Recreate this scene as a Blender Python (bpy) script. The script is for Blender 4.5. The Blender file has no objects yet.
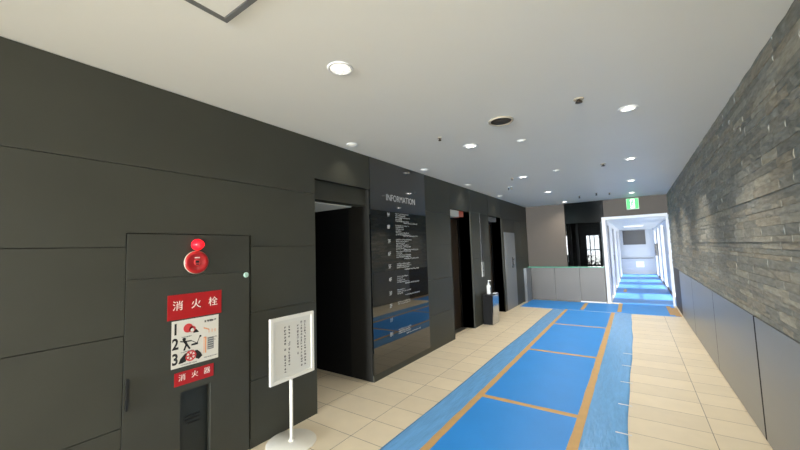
import bpy, bmesh, math, random
from mathutils import Matrix, Vector
random.seed(7)
S = bpy.context.scene
COL = S.collection

# ------------------------------------------------------------------ camera
F_PX = 339.0
Yc = Vector((234, -18, -F_PX)).normalized()
Xc = Vector((495, 41, F_PX)); Xc = (Xc - Xc.dot(Yc) * Yc).normalized()
Zc = Xc.cross(Yc)
cd = bpy.data.cameras.new('camera'); cam = bpy.data.objects.new('camera', cd); COL.objects.link(cam)
cd.sensor_width = 36.0; cd.lens = F_PX / 800 * 36.0; cd.clip_start = .02
M = Matrix((Xc, Yc, Zc)).to_4x4(); M.translation = (0, 0, 1.5)
cam.matrix_world = M
S.camera = cam
S.view_settings.view_transform = 'Standard'; S.view_settings.look = 'None'
S.view_settings.gamma = 1; S.view_settings.use_curve_mapping = False
S.view_settings.exposure = 0.2
try:
    S.cycles.use_denoising = True
    S.cycles.max_bounces = 10; S.cycles.diffuse_bounces = 6; S.cycles.glossy_bounces = 5
    S.cycles.transparent_max_bounces = 12
    S.cycles.sample_clamp_indirect = 4.0
    S.cycles.caustics_reflective = False; S.cycles.caustics_refractive = False
except Exception: pass

# ------------------------------------------------------------------ materials
def srgb(r, g, b):
    f = lambda c: (c / 255 / 12.92) if c / 255 <= .04045 else ((c / 255 + .055) / 1.055) ** 2.4
    return (f(r), f(g), f(b), 1)

def mat(name, col, rough=.5, metal=0., spec=.5, noise=0., nscale=8., bump=0., bscale=40., emit=0., coat=0., stretch=None):
    m = bpy.data.materials.new(name); m.use_nodes = True
    nt = m.node_tree; N = nt.nodes; Lk = nt.links
    p = N['Principled BSDF']
    c = srgb(*col)
    p.inputs['Base Color'].default_value = c
    p.inputs['Roughness'].default_value = rough; p.inputs['Metallic'].default_value = metal
    p.inputs['Specular IOR Level'].default_value = spec
    p.inputs['Coat Weight'].default_value = coat; p.inputs['Coat Roughness'].default_value = .03
    if emit:
        p.inputs['Emission Color'].default_value = c; p.inputs['Emission Strength'].default_value = emit
    tc = N.new('ShaderNodeTexCoord'); src = tc.outputs['Object']
    if stretch:
        mp = N.new('ShaderNodeMapping'); mp.inputs['Scale'].default_value = stretch
        Lk.new(src, mp.inputs['Vector']); src = mp.outputs['Vector']
    if noise:
        n = N.new('ShaderNodeTexNoise'); n.inputs['Scale'].default_value = nscale; n.inputs['Detail'].default_value = 5
        Lk.new(src, n.inputs['Vector'])
        r = N.new('ShaderNodeMapRange'); r.inputs[1].default_value = .25; r.inputs[2].default_value = .75
        r.inputs[3].default_value = 1 - noise; r.inputs[4].default_value = 1 + noise
        Lk.new(n.outputs['Fac'], r.inputs[0])
        mx = N.new('ShaderNodeMix'); mx.data_type = 'RGBA'; mx.blend_type = 'MULTIPLY'; mx.inputs[0].default_value = 1
        mx.inputs[6].default_value = c; Lk.new(r.outputs[0], mx.inputs[7]); Lk.new(mx.outputs[2], p.inputs['Base Color'])
    if bump:
        b = N.new('ShaderNodeTexNoise'); b.inputs['Scale'].default_value = bscale; b.inputs['Detail'].default_value = 4
        Lk.new(src, b.inputs['Vector'])
        bp = N.new('ShaderNodeBump'); bp.inputs['Strength'].default_value = bump; bp.inputs['Distance'].default_value = .01
        Lk.new(b.outputs['Fac'], bp.inputs['Height']); Lk.new(bp.outputs['Normal'], p.inputs['Normal'])
    return m

def glass_mat(name, tint=(1, 1, 1), refl=.08):
    m = bpy.data.materials.new(name); m.use_nodes = True
    nt = m.node_tree; N = nt.nodes; N.clear()
    o = N.new('ShaderNodeOutputMaterial'); mx = N.new('ShaderNodeMixShader')
    t = N.new('ShaderNodeBsdfTransparent'); t.inputs[0].default_value = (*tint, 1)
    g = N.new('ShaderNodeBsdfGlossy'); g.inputs['Roughness'].default_value = .02
    lw = N.new('ShaderNodeLayerWeight'); pw = N.new('ShaderNodeMath'); pw.operation = 'POWER'; pw.inputs[1].default_value = 5
    fr = N.new('ShaderNodeMapRange'); fr.inputs[3].default_value = refl * .5; fr.inputs[4].default_value = min(.85, refl * 12)
    nt.links.new(lw.outputs['Facing'], pw.inputs[0]); nt.links.new(pw.outputs[0], fr.inputs[0])
    nt.links.new(fr.outputs[0], mx.inputs[0]); nt.links.new(t.outputs[0], mx.inputs[1]); nt.links.new(g.outputs[0], mx.inputs[2])
    nt.links.new(mx.outputs[0], o.inputs[0])
    return m

def tile_mat():
    m = mat('floor tile', (216, 204, 182), .36, spec=.45)
    nt = m.node_tree; N = nt.nodes; L = nt.links; p = N['Principled BSDF']
    tc = N.new('ShaderNodeTexCoord'); sx = N.new('ShaderNodeSeparateXYZ'); L.new(tc.outputs['Object'], sx.inputs[0])
    def math_(op, a, b=None):
        n = N.new('ShaderNodeMath'); n.operation = op
        for i, v in enumerate((a, b)):
            if v is None: continue
            if isinstance(v, (int, float)): n.inputs[i].default_value = v
            else: L.new(v, n.inputs[i])
        return n.outputs[0]
    PX, PY = .605, .30
    u = math_('DIVIDE', math_('ADD', sx.outputs[0], 2.015 + PX * 10), PX)
    v = math_('DIVIDE', math_('ADD', sx.outputs[1], -.03 + PY * 20), PY)
    fu = math_('FRACT', u); fv = math_('FRACT', v)
    du = math_('MULTIPLY', math_('MINIMUM', fu, math_('SUBTRACT', 1, fu)), PX)
    dv = math_('MULTIPLY', math_('MINIMUM', fv, math_('SUBTRACT', 1, fv)), PY)
    d = math_('MINIMUM', du, dv)
    grout = math_('LESS_THAN', d, .0024)
    cmb = N.new('ShaderNodeCombineXYZ'); L.new(math_('FLOOR', u), cmb.inputs[0]); L.new(math_('FLOOR', v), cmb.inputs[1])
    wn = N.new('ShaderNodeTexWhiteNoise'); wn.noise_dimensions = '3D'; L.new(cmb.outputs[0], wn.inputs['Vector'])
    n = N.new('ShaderNodeTexNoise'); n.inputs['Scale'].default_value = 6; n.inputs['Detail'].default_value = 6
    L.new(tc.outputs['Object'], n.inputs['Vector'])
    val = math_('ADD', math_('MULTIPLY', wn.outputs['Value'], .09), math_('ADD', math_('MULTIPLY', n.outputs['Fac'], .16), .85))
    mx = N.new('ShaderNodeMix'); mx.data_type = 'RGBA'; mx.blend_type = 'MULTIPLY'; mx.inputs[0].default_value = 1
    mx.inputs[6].default_value = srgb(232, 219, 192); L.new(val, mx.inputs[7])
    m2 = N.new('ShaderNodeMix'); m2.data_type = 'RGBA'; L.new(grout, m2.inputs[0]); L.new(mx.outputs[2], m2.inputs[6])
    m2.inputs[7].default_value = srgb(128, 118, 102)
    L.new(m2.outputs[2], p.inputs['Base Color'])
    bp = N.new('ShaderNodeBump'); bp.inputs['Strength'].default_value = .5; bp.inputs['Distance'].default_value = .002
    L.new(math_('MINIMUM', d, .004), bp.inputs['Height']); L.new(bp.outputs[0], p.inputs['Normal'])
    return m

def stone_mat():
    m = mat('stacked stone', (120, 120, 112), .85, spec=.25)
    nt = m.node_tree; N = nt.nodes; L = nt.links; p = N['Principled BSDF']
    g = N.new('ShaderNodeNewGeometry'); tc = N.new('ShaderNodeTexCoord')
    cr = N.new('ShaderNodeValToRGB'); L.new(g.outputs['Random Per Island'], cr.inputs[0])
    e = cr.color_ramp.elements
    e[0].position = 0; e[0].color = srgb(134, 135, 128)
    e[1].position = 1; e[1].color = srgb(172, 168, 154)
    for ps, c in ((.3, (142, 143, 136)), (.55, (158, 152, 137)), (.8, (146, 148, 142))):
        x = cr.color_ramp.elements.new(ps); x.color = srgb(*c)
    n = N.new('ShaderNodeTexNoise'); n.inputs['Scale'].default_value = 22; n.inputs['Detail'].default_value = 8
    mp = N.new('ShaderNodeMapping'); mp.inputs['Scale'].default_value = (1, .6, 2.2)
    L.new(tc.outputs['Object'], mp.inputs[0]); L.new(mp.outputs[0], n.inputs['Vector'])
    r = N.new('ShaderNodeMapRange'); r.inputs[1].default_value = .3; r.inputs[2].default_value = .7; r.inputs[3].default_value = .78; r.inputs[4].default_value = 1.16
    L.new(n.outputs['Fac'], r.inputs[0])
    mx = N.new('ShaderNodeMix'); mx.data_type = 'RGBA'; mx.blend_type = 'MULTIPLY'; mx.inputs[0].default_value = 1
    L.new(cr.outputs[0], mx.inputs[6]); L.new(r.outputs[0], mx.inputs[7]); L.new(mx.outputs[2], p.inputs['Base Color'])
    bp = N.new('ShaderNodeBump'); bp.inputs['Strength'].default_value = .5; bp.inputs['Distance'].default_value = .012
    L.new(n.outputs['Fac'], bp.inputs['Height']); L.new(bp.outputs[0], p.inputs['Normal'])
    return m

MT = dict(
    panel=mat('charcoal panel', (64, 65, 58), .42, spec=.2, noise=.05, nscale=3),
    backing=mat('panel joint', (34, 34, 31), .8, spec=.2),
    cabinet=mat('cabinet paint', (63, 64, 58), .42, spec=.2, noise=.03),
    hatch=mat('darker hatch', (34, 40, 39), .4),  # recess face darker than the cabinet door
    spandrel=mat('black spandrel glass', (12, 16, 17), .01, spec=.1),
    glassblack=mat('black mirror glass', (12, 14, 14), .025, spec=.9, coat=.6),
    darkmetal=mat('dark bronze metal', (70, 60, 50), .35, metal=.5),
    black=mat('black plastic', (16, 17, 18), .35),
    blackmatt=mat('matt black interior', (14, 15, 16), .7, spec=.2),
    ceil=mat('ceiling paint', (234, 234, 228), .45, spec=.35, noise=.012, nscale=1.5),
    white=mat('white paint', (232, 233, 232), .45),
    whitemetal=mat('white powder coat', (226, 224, 214), .4),
    paper=mat('paper', (212, 210, 200), .6),
    board=mat('grey backing sheet', (214, 213, 204), .6),
    ink=mat('dark ink', (62, 60, 58), .7),
    blackink=mat('black ink', (20, 20, 20), .6),
    red=mat('signal red', (168, 24, 28), .38),
    redink=mat('red ink', (200, 60, 62), .6),
    orangeink=mat('orange ink', (226, 150, 96), .6),
    greyink=mat('grey ink', (110, 112, 112), .6),
    whiteink=mat('white ink', (236, 224, 214), .5),
    vinyl=mat('white vinyl lettering', (186, 188, 186), .5),
    redlamp=mat('lit red lamp', (255, 24, 40), .3, emit=.8),
    mint=mat('pale mint plastic', (170, 205, 190), .4),
    chrome=mat('polished steel', (200, 203, 206), .12, metal=1),
    steel=mat('satin steel laminate', (138, 140, 138), .36, metal=.0, spec=.5, noise=.03, nscale=3, stretch=(1, .2, 2)),
    alu=mat('aluminium trim', (150, 150, 144), .35, metal=.8),
    taupe=mat('taupe wall', (77, 69, 60), .6, noise=.03),
    counter=mat('grey laminate', (80, 77, 72), .42, noise=.04, nscale=2),
    greenglass=mat('green glass edge', (70, 150, 122), .08, spec=.8),
    greydoor=mat('grey steel door', (128, 132, 134), .4, noise=.02),
    blue=mat('blue board', (48, 146, 232), .42, spec=.4, noise=.04, nscale=3),
    hazeblue=mat('blue board paled by haze', (84, 148, 218), .4, spec=.4, noise=.04, nscale=3),  # same boards, with corridor haze and overexposure put into the colour
    film=mat('blue curing film', (112, 174, 232), .2, spec=.5, noise=.1, nscale=7, bump=.6, bscale=18, stretch=(3, .5, 1)),
    tape=mat('tan cloth tape', (200, 162, 104), .55, noise=.07, nscale=10),
    tab=mat('clear white tape', (214, 222, 228), .35),
    lamp=mat('lit lamp lens', (255, 250, 240), .3, emit=.7),
    dim=mat('dim lamp lens', (200, 200, 192), .4, emit=.55),
    grille=mat('speaker mesh', (64, 58, 51), .7, noise=.1),
    ring=mat('beige trim ring', (176, 166, 146), .5),
    green=mat('lit exit green', (24, 190, 78), .4, emit=.8),
    exitwhite=mat('lit exit white', (230, 255, 236), .4, emit=1.0),
    orange=mat('lit orange lamp', (150, 66, 44), .4, emit=.2),
    lantern=mat('frosted lantern', (180, 184, 178), .4, emit=.1),
    lanternoff=mat('unlit lantern', (110, 112, 112), .4),
    bottle=mat('translucent bottle', (228, 230, 226), .25),
    reddoor=mat('reddish brown door', (66, 40, 40), .45),
    plaster=mat('white plaster', (225, 228, 232), .5),
    leaf=mat('dark leaf', (28, 36, 26), .6),
    paving=mat('pale paving', (190, 188, 182), .8, noise=.06),
    standin=mat('dark cafe paint', (30, 30, 31), .6),
    greycol=mat('grey column paint', (96, 100, 102), .5),
    pane=glass_mat('clear pane'),
    darkpane=glass_mat('smoked pane', (.55, .57, .58), .003),
    tile=tile_mat(), stone=stone_mat(),
)

# ------------------------------------------------------------------ mesh helpers
class MB:
    def __init__(s): s.bm = bmesh.new(); s.mats = []
    def mi(s, m):
        if m not in s.mats: s.mats.append(m)
        return s.mats.index(m)
    def box(s, x0, x1, y0, y1, z0, z1, m=None, bev=0.):
        bm = s.bm
        vs = [bm.verts.new((x, y, z)) for x in (x0, x1) for y in (y0, y1) for z in (z0, z1)]
        fs = [bm.faces.new([vs[i] for i in q]) for q in ((0, 1, 3, 2), (4, 6, 7, 5), (0, 4, 5, 1), (2, 3, 7, 6), (0, 2, 6, 4), (1, 5, 7, 3))]
        if m is not None:
            for f in fs: f.material_index = s.mi(m)
        if bev:
            es = list({e for f in fs for e in f.edges})
            r = bmesh.ops.bevel(bm, geom=es, offset=bev, segments=2, affect='EDGES', profile=.7)
            if m is not None:
                for f in r['faces']: f.material_index = s.mi(m)
        return s
    def lathe(s, prof, origin=(0, 0, 0), axis='Z', seg=32, m=None, cap=True):
        bm = s.bm; rings = []
        for r, h in prof:
            ring = []
            for i in range(seg):
                a = 2 * math.pi * i / seg; p = (r * math.cos(a), r * math.sin(a), h)
                if axis == 'X': p = (p[2], p[0], p[1])
                if axis == 'Y': p = (p[0], p[2], p[1])
                ring.append(bm.verts.new(Vector(origin) + Vector(p)))
            rings.append(ring)
        fs = []
        for a, b in zip(rings, rings[1:]):
            for i in range(seg):
                j = (i + 1) % seg; fs.append(bm.faces.new((a[i], a[j], b[j], b[i])))
        if cap:
            for rg in (rings[0], rings[-1]):
                fs.append(bm.faces.new(rg))
        for f in fs:
            f.smooth = len(f.verts) == 4
            if m is not None: f.material_index = s.mi(m)
        return s
    def poly(s, pts, x0, x1, m=None):
        """prism along X from (y,z) points"""
        bm = s.bm
        a = [bm.verts.new((x0, p[0], p[1])) for p in pts]; b = [bm.verts.new((x1, p[0], p[1])) for p in pts]
        fs = [bm.faces.new(a), bm.faces.new(b)]
        for i in range(len(pts)):
            j = (i + 1) % len(pts); fs.append(bm.faces.new((a[i], a[j], b[j], b[i])))
        if m is not None:
            for f in fs: f.material_index = s.mi(m)
        return s
    def polyY(s, pts, y0, y1, m=None):
        n0 = len(s.bm.verts)
        s.poly(pts, y0, y1, m); s.bm.verts.ensure_lookup_table()
        for v in list(s.bm.verts)[n0:]:
            x, y, z = v.co; v.co = (y, x, z)
        return s
    def stroke(s, p, q, w, x0, x1, m=None):
        p = Vector(p); q = Vector(q); d = (q - p)
        if d.length < 1e-6: return s
        n = Vector((-d.y, d.x)).normalized() * w / 2
        return s.poly([p + n, p - n, q - n, q + n], x0, x1, m)
    def add_mesh(s, me, mtx, m=None):
        n = len(s.bm.verts); nf = len(s.bm.faces)
        s.bm.from_mesh(me); s.bm.verts.ensure_lookup_table(); s.bm.faces.ensure_lookup_table()
        for v in s.bm.verts[n:]: v.co = mtx @ v.co
        for f in s.bm.faces[nf:]: f.material_index = s.mi(m) if m is not None else 0
        return s
    def build(s, name, m, parent=None, loc=None, shift=True):
        if m is not None: s_m = m
        me = bpy.data.meshes.new(name)
        if m is not None:
            if m in s.mats and s.mats.index(m) != 0: pass
        bmesh.ops.recalc_face_normals(s.bm, faces=s.bm.faces)
        org = Vector((0, 0, 0))
        if loc is not None: org = Vector(loc)
        elif parent is not None: org = parent.location.copy() if parent.parent is None else parent.matrix_local.translation.copy() + parent.parent.location
        for v in s.bm.verts: v.co -= org
        s.bm.to_mesh(me); s.bm.free()
        if s.mats:
            for k in s.mats: me.materials.append(k)
        elif m is not None: me.materials.append(m)
        o = bpy.data.objects.new(name, me); COL.objects.link(o)
        if parent is not None:
            o.parent = parent       # geometry already relative to the root's origin
        else: o.location = org
        return o

def tag(o, label, cat, group=None, kind=None):
    o['label'] = label; o['category'] = cat
    if group: o['group'] = group
    if kind: o['kind'] = kind
    return o
def thing(name, loc, label, cat, group=None):
    o = bpy.data.objects.new(name, None); COL.objects.link(o); o.location = loc; o.empty_display_size = .1
    return tag(o, label, cat, group)
def struct(name, mb, m=None, parent=None):
    o = mb.build(name, m, parent); o['kind'] = 'structure'
    return o
def kids(o): return [c for c in bpy.data.objects if c.parent == o]
def copy_tree(o, loc=None, parent=None):
    c = o.copy(); COL.objects.link(c); c.parent = parent
    if loc is not None: c.location = loc
    for ch in kids(o): copy_tree(ch, None, c)
    return c
def text_mesh(txt, size, align='CENTER', bold=0.):
    cu = bpy.data.curves.new('t', 'FONT'); cu.body = txt; cu.size = size; cu.align_x = align; cu.align_y = 'CENTER'
    cu.extrude = .0004; cu.offset = bold; cu.resolution_u = 3
    o = bpy.data.objects.new('t', cu); COL.objects.link(o)
    bpy.context.view_layer.update()
    dg = bpy.context.evaluated_depsgraph_get()
    me = bpy.data.meshes.new_from_object(o.evaluated_get(dg))
    bpy.data.objects.remove(o)
    return me
def wall_mtx(x, y, z, sx=1, sy=1):    # local (u,v) -> (Y,Z) on a wall facing +X
    return Matrix(((0, 0, 1, x), (sx, 0, 0, y), (0, sy, 0, z), (0, 0, 0, 1)))
def glyph(mb, y, z, s, x0, x1, m, rnd, w=.13):
    """an unreadably small character: a few crossed strokes"""
    k = rnd.randint(3, 5)
    for i in range(k):
        if rnd.random() < .55:
            zz = z + (rnd.random() - .5) * s * .8; a = rnd.uniform(.25, .45) * s
            mb.stroke((y - a, zz), (y + a, zz + rnd.uniform(-.06, .06) * s), w * s, x0, x1, m)
        else:
            yy = y + (rnd.random() - .5) * s * .7; a = rnd.uniform(.2, .45) * s
            mb.stroke((yy, z - a), (yy + rnd.uniform(-.15, .15) * s, z + a), w * s, x0, x1, m)

XL, XR, CZ, YB = -2.55, .71, 2.64, 10.25
YR = -17.5  # rear glazing set far back to even out the ceiling light
YG = .3          # where the added glazed right side ends and the stone wall begins

# ------------------------------------------------------------------ floor, ceiling
mb = MB(); mb.box(-6.2, 1.05, -17.62, 20.6, -.12, 0); struct('floor', mb, MT['tile'])
mb = MB(); mb.box(-2.9, 1.05, -17.62, YB + .12, CZ, CZ + .15)
struct('ceiling', mb, MT['ceil'])

# ------------------------------------------------------------------ left wall
mb = MB(); P = MT['panel']; B = MT['backing']
def panels(y0, y1, zs, depth=.02):
    for a, b in zip(zs, zs[1:]): mb.box(XL - depth, XL, y0 + .002, y1 - .002, a + .002, b - .002, P, .0012)
SE = [.07, .51, 1.04, 1.57, 2.08, CZ - .002]
def back(y0, y1, z0=0., z1=CZ, x0=-2.9, x1=XL - .02): mb.box(x0, x1, y0, y1, z0, z1, B)
back(-17.5, .76); back(.76, 1.57, 1.655); back(1.57, 2.25); mb.box(-2.9, -2.765, .76, 1.57, 0, 1.655, B)
for y0, y1 in ((-17.48, -14.6), (-14.6, -11.5), (-11.5, -8.5), (-8.5, -5.7), (-5.7, -3.6), (-3.6, -1.4)): panels(y0, y1, SE)
panels(-1.4, .76, SE[:4])
def flush(y0, y1, z0, z1): mb.box(XL - .02, XL, y0, y1, z0, z1, P)
flush(-1.398, .755, 1.572, 1.66); flush(1.577, 2.248, 1.572, 1.66); flush(-1.398, 2.248, 1.66, 2.078)
flush(-1.398, 2.248, 2.082, 2.24); flush(-1.398, 3.098, 2.24, CZ - .004)
panels(1.575, 2.25, SE[:4])
mb.box(XL - .02, XL - .004, 1.572, 2.25, 0, .07, P); mb.box(XL - .02, XL - .004, -17.48, .758, 0, .07, P)
# passage opening with set-back header
back(2.25, 3.10, 2.24)
mb.box(-2.76, -2.62, 2.25, 3.10, 2.045, 2.24, P)
# jamb linings
mb.box(-2.9, XL - .001, 2.24, 2.252, 0, 2.24, P)
# behind the directory
back(3.10, 4.40)
# directory bay to lifts
back(4.40, 5.24); panels(4.40, 5.24, SE); mb.box(XL - .02, XL - .004, 4.40, 5.24, 0, .07, P)
for y0, y1 in ((5.24, 6.10), (7.08, 7.95)):
    back(y0, y1, 2.19); panels(y0, y1, [2.19, CZ - .002])
    mb.box(-2.9, XL, y1, y1 + .012, 0, 2.19, P); mb.box(-2.9, XL, y0 - .012, y0, 0, 2.19, P)
back(6.10, 7.08); panels(6.112, 7.068, [.002, 1.3, 2.2, CZ - .002])
back(7.95, YB, 2.19); panels(7.95, YB, [2.19, CZ - .002])
back(7.95, 8.09, 0, 2.19); panels(7.962, 8.09, [.002, 2.19])
back(8.95, YB, 0, 2.19); panels(8.95, 9.6, [.002, 1.2, 2.19]); panels(9.6, YB, [.002, 1.2, 2.19])
back(8.09, 8.95, 1.86, 2.19); panels(8.09, 8.95, [1.86, 2.19]); mb.box(-2.9, -2.62, 8.09, 8.95, 0, 1.86, B)
struct('wall_left', mb)
# passage behind the opening
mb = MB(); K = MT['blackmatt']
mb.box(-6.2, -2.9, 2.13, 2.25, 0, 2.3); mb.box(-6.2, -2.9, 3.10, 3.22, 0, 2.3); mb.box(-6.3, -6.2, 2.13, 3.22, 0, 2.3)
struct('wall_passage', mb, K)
mb = MB(); mb.box(-6.2, -2.76, 2.252, 3.10, 2.06, 2.2); struct('ceiling_passage', mb, MT['ceil'])
tag(MB().box(-3.55, -2.83, 2.34, 3.08, 2.045, 2.0596, bev=.003).build('passage_ceiling_light', MT['lantern'], None, (-3.2, 2.7, 2.05)), 'softly lit flat light panel on the ceiling just inside the dark passage', 'ceiling light')

# ------------------------------------------------------------------ fire hydrant cabinet
t = thing('fire_hydrant_cabinet', (-2.66, 1.165, 0), 'charcoal steel fire hydrant cabinet with red alarm set into the left wall', 'fire hydrant cabinet')
mb = MB(); mb.box(-2.76, -2.60, .764, 1.562, .0, 1.651); mb.build('body', MT['cabinet'], t)
mb = MB(); mb.box(-2.599, -2.546, .7615, 1.560, 1.372, 1.6535, bev=.001); mb.build('alarm_panel', MT['cabinet'], t)
# door with a recess cut out: built from four boxes and a tray
mb = MB(); ry0, ry1, rz0, rz1 = 1.072, 1.268, .05, .604
mb.box(-2.599, -2.545, .7615, ry0, .012, 1.370); mb.box(-2.599, -2.545, ry1, 1.560, .012, 1.370)
mb.box(-2.599, -2.545, ry0, ry1, rz1, 1.370); mb.box(-2.599, -2.545, ry0, ry1, .012, rz0)
d = mb.build('door', MT['cabinet'], t)
mb = MB(); mb.box(-2.5988, -2.594, ry0 + .001, ry1 - .001, rz0 + .001, rz1 - .001)
for dz in (.41, .385, .36): mb.box(-2.594, -2.590, ry0 + .045 + (dz == .36) * .02, ry1 - .05, dz, dz + .008 + .006 * (dz == .385), MT['black'])
for q in mb.bm.faces: pass
e = mb.build('extinguisher_hatch', None, d); e.data.materials.clear(); e.data.materials.append(MT['hatch']); e.data.materials.append(MT['black'])
me = e.data
for k, pl in enumerate(me.polygons): pl.material_index = 0 if k < 6 else 1
mb = MB(); mb.box(-2.545, -2.532, .772, .785, .60, .785, bev=.003); mb.build('handle', MT['black'], d)
mb = MB(); mb.lathe([(.0, 0), (.021, 0), (.021, .006), (.016, .009)], (-2.545, 1.532, 1.345), 'X', 20); mb.build('round_catch', MT['mint'], d)['label'] = 'pale mint round catch'
mb = MB(); mb.lathe([(.040, 0), (.040, .012), (.034, .02), (.030, .045), (.018, .058), (.004, .062)], (-2.546, 1.165, 1.585), 'X', 28)
mb.build('alarm_lamp', MT['redlamp'], t)['label'] = 'glowing red alarm lamp'
mb = MB(); mb.lathe([(.078, 0), (.078, .012), (.070, .018), (.050, .018), (.0465, .014), (.001, .014)], (-2.546, 1.160, 1.462), 'X', 40, MT['red'])
mb.lathe([(.081, 0), (.081, .008), (.0785, .010)], (-2.546, 1.160, 1.462), 'X', 40, MT['ring'], cap=False)
c = mb.build('alarm_button', None, t); c['label'] = 'round red alarm button with pale rim'
mb = MB(); mb.lathe([(.022, 0), (.022, .003), (.018, .004)], (-2.532, 1.160, 1.462), 'X', 24, MT['redink'])
mb.box(-2.5285, -2.527, 1.148, 1.172, 1.458, 1.474, MT['blackink']); mb.box(-2.5285, -2.527, 1.150, 1.170, 1.444, 1.452, MT['blackink'])
mb.box(-2.531, -2.5295, 1.143, 1.177, 1.490, 1.498, MT['whiteink'])
mb.build('push_plate', None, c)
def sign(name, y0, y1, z0, z1, txt, size, gap, label):
    mb = MB(); mb.box(-2.545, -2.542, y0, y1, z0, z1); s = mb.build(name, MT['red'], t); s['label'] = label
    n = len(txt); cy = (y0 + y1) / 2; cz = (z0 + z1) / 2
    for i, ch in enumerate(txt):
        mb = MB(); mb.add_mesh(text_mesh(ch, size), wall_mtx(-2.5414, cy + (i - (n - 1) / 2) * gap, cz + .004, 1.0, 1)); mb.build('letter', MT['whiteink'], s)
sign('hydrant_sign', .985, 1.338, 1.085, 1.250, '消火栓', .068, .115, 'red plate reading 消火栓')
sign('extinguisher_sign', 1.033, 1.285, .650, .737, '消火器', .046, .08, 'smaller red plate reading 消火器')
# instruction poster
mb = MB(); mb.box(-2.545, -2.5435, 1.012, 1.318, .768, 1.076); po = mb.build('instruction_poster', MT['paper'], t); po['label'] = 'white instruction poster numbered 1 2 3'
A, Bx = -2.5434, -2.5426
def PY(u): return 1.012 + u * .306
def PZ(v): return 1.076 - v * .308
mb = MB()
for i, v in enumerate((.19, .5, .82)):
    mb = MB(); mb.add_mesh(text_mesh(str(i + 1), .10, bold=.003), wall_mtx(A, PY(.075), PZ(v), .8, 1)); mb.build('numeral', MT['blackink'], po)
mb = MB(); rnd = random.Random(3)
def disc(u, v, r, m, ru=None, x0=A, x1=Bx):
    pts = [(PY(u) + math.cos(a * math.pi / 10) * r * (ru or 1), PZ(v) + math.sin(a * math.pi / 10) * r) for a in range(20)]
    mb.poly(pts, x0, x1, m)
bk, rd, og, gy, wt = MT['blackink'], MT['redink'], MT['orangeink'], MT['greyink'], MT['paper']
disc(.33, .19, .030, rd); disc(.42, .23, .021, rd); disc(.415, .25, .012, wt, None, Bx, Bx + .0003)
mb.poly([(PY(.44), PZ(.28)), (PY(.5), PZ(.24)), (PY(.56), PZ(.32)), (PY(.44), PZ(.32))], A, Bx, bk)      # hand
mb.build('alarm_pictogram', None, po); mb = MB()
disc(.25, .42, .011, bk)                                                                                  # running figure
for p, q, w in (((.25, .45), (.30, .53), .016), ((.30, .53), (.25, .66), .011), ((.30, .53), (.37, .65), .011), ((.24, .47), (.17, .45), .008), ((.28, .47), (.40, .48), .008),
                ((.40, .48), (.52, .56), .004), ((.52, .56), (.57, .44), .004), ((.40, .57), (.54, .57), .012), ((.57, .43), (.61, .41), .012)):
    mb.stroke((PY(p[0]), PZ(p[1])), (PY(q[0]), PZ(q[1])), w, A, Bx, bk)
mb.build('hose_pictogram', None, po); mb = MB()
disc(.39, .80, .036, rd); disc(.39, .80, .026, wt, None, Bx, Bx + .0003)
for k in range(6):
    a = k * math.pi / 3; mb.stroke((PY(.39), PZ(.80)), (PY(.39) + .03 * math.cos(a), PZ(.80) + .03 * math.sin(a)), .009, Bx + .0003, Bx + .0006, rd)
mb.poly([(PY(.14), PZ(.92)), (PY(.18), PZ(.82)), (PY(.27), PZ(.73)), (PY(.32), PZ(.72)), (PY(.28), PZ(.82)), (PY(.3), PZ(.9)), (PY(.22), PZ(.92))], A, Bx, bk)
mb.poly([(PY(.64), PZ(.86)), (PY(.60), PZ(.78)), (PY(.53), PZ(.71)), (PY(.47), PZ(.71)), (PY(.51), PZ(.80)), (PY(.49), PZ(.88)), (PY(.56), PZ(.92))], A, Bx, bk)
mb.build('valve_pictogram', None, po); mb = MB()
mb.stroke((PY(.71), PZ(.47)), (PY(.71), PZ(.82)), .008, A, Bx, og); mb.stroke((PY(.66), PZ(.47)), (PY(.72), PZ(.47)), .006, A, Bx, og)
mb.stroke((PY(.67), PZ(.47)), (PY(.67), PZ(.82)), .003, A, Bx, og)
mb.box(A, Bx, PY(.75), PY(.89), PZ(.76), PZ(.49), gy)
for k in range(5): mb.stroke((PY(.76), PZ(.53 + k * .05)), (PY(.88), PZ(.53 + k * .05)), .003, Bx, Bx + .0003, wt)
mb.stroke((PY(.66), PZ(.25)), (PY(.78), PZ(.31)), .007, A, Bx, og)
for k in range(3): mb.stroke((PY(.78 + k * .07), PZ(.31)), (PY(.78 + k * .07), PZ(.38)), .004, A, Bx, og)
mb.build('box_diagram', None, po); mb = MB()
for k in range(5): glyph(mb, PY(.70 + k * .055), PZ(.11), .017, A, Bx, bk, rnd, .2)
for u0, v, n, m in ((.2, .37, 10, gy), (.2, .69, 12, gy), (.2, .96, 15, gy), (.68, .92, 14, gy), (.92, .5, 2, bk), (.92, .56, 1, bk)):
    for k in range(n): glyph(mb, PY(u0 + k * .022), PZ(v), .008, A, Bx, m, rnd, .2)
mb.build('caption_text', None, po)

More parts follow.
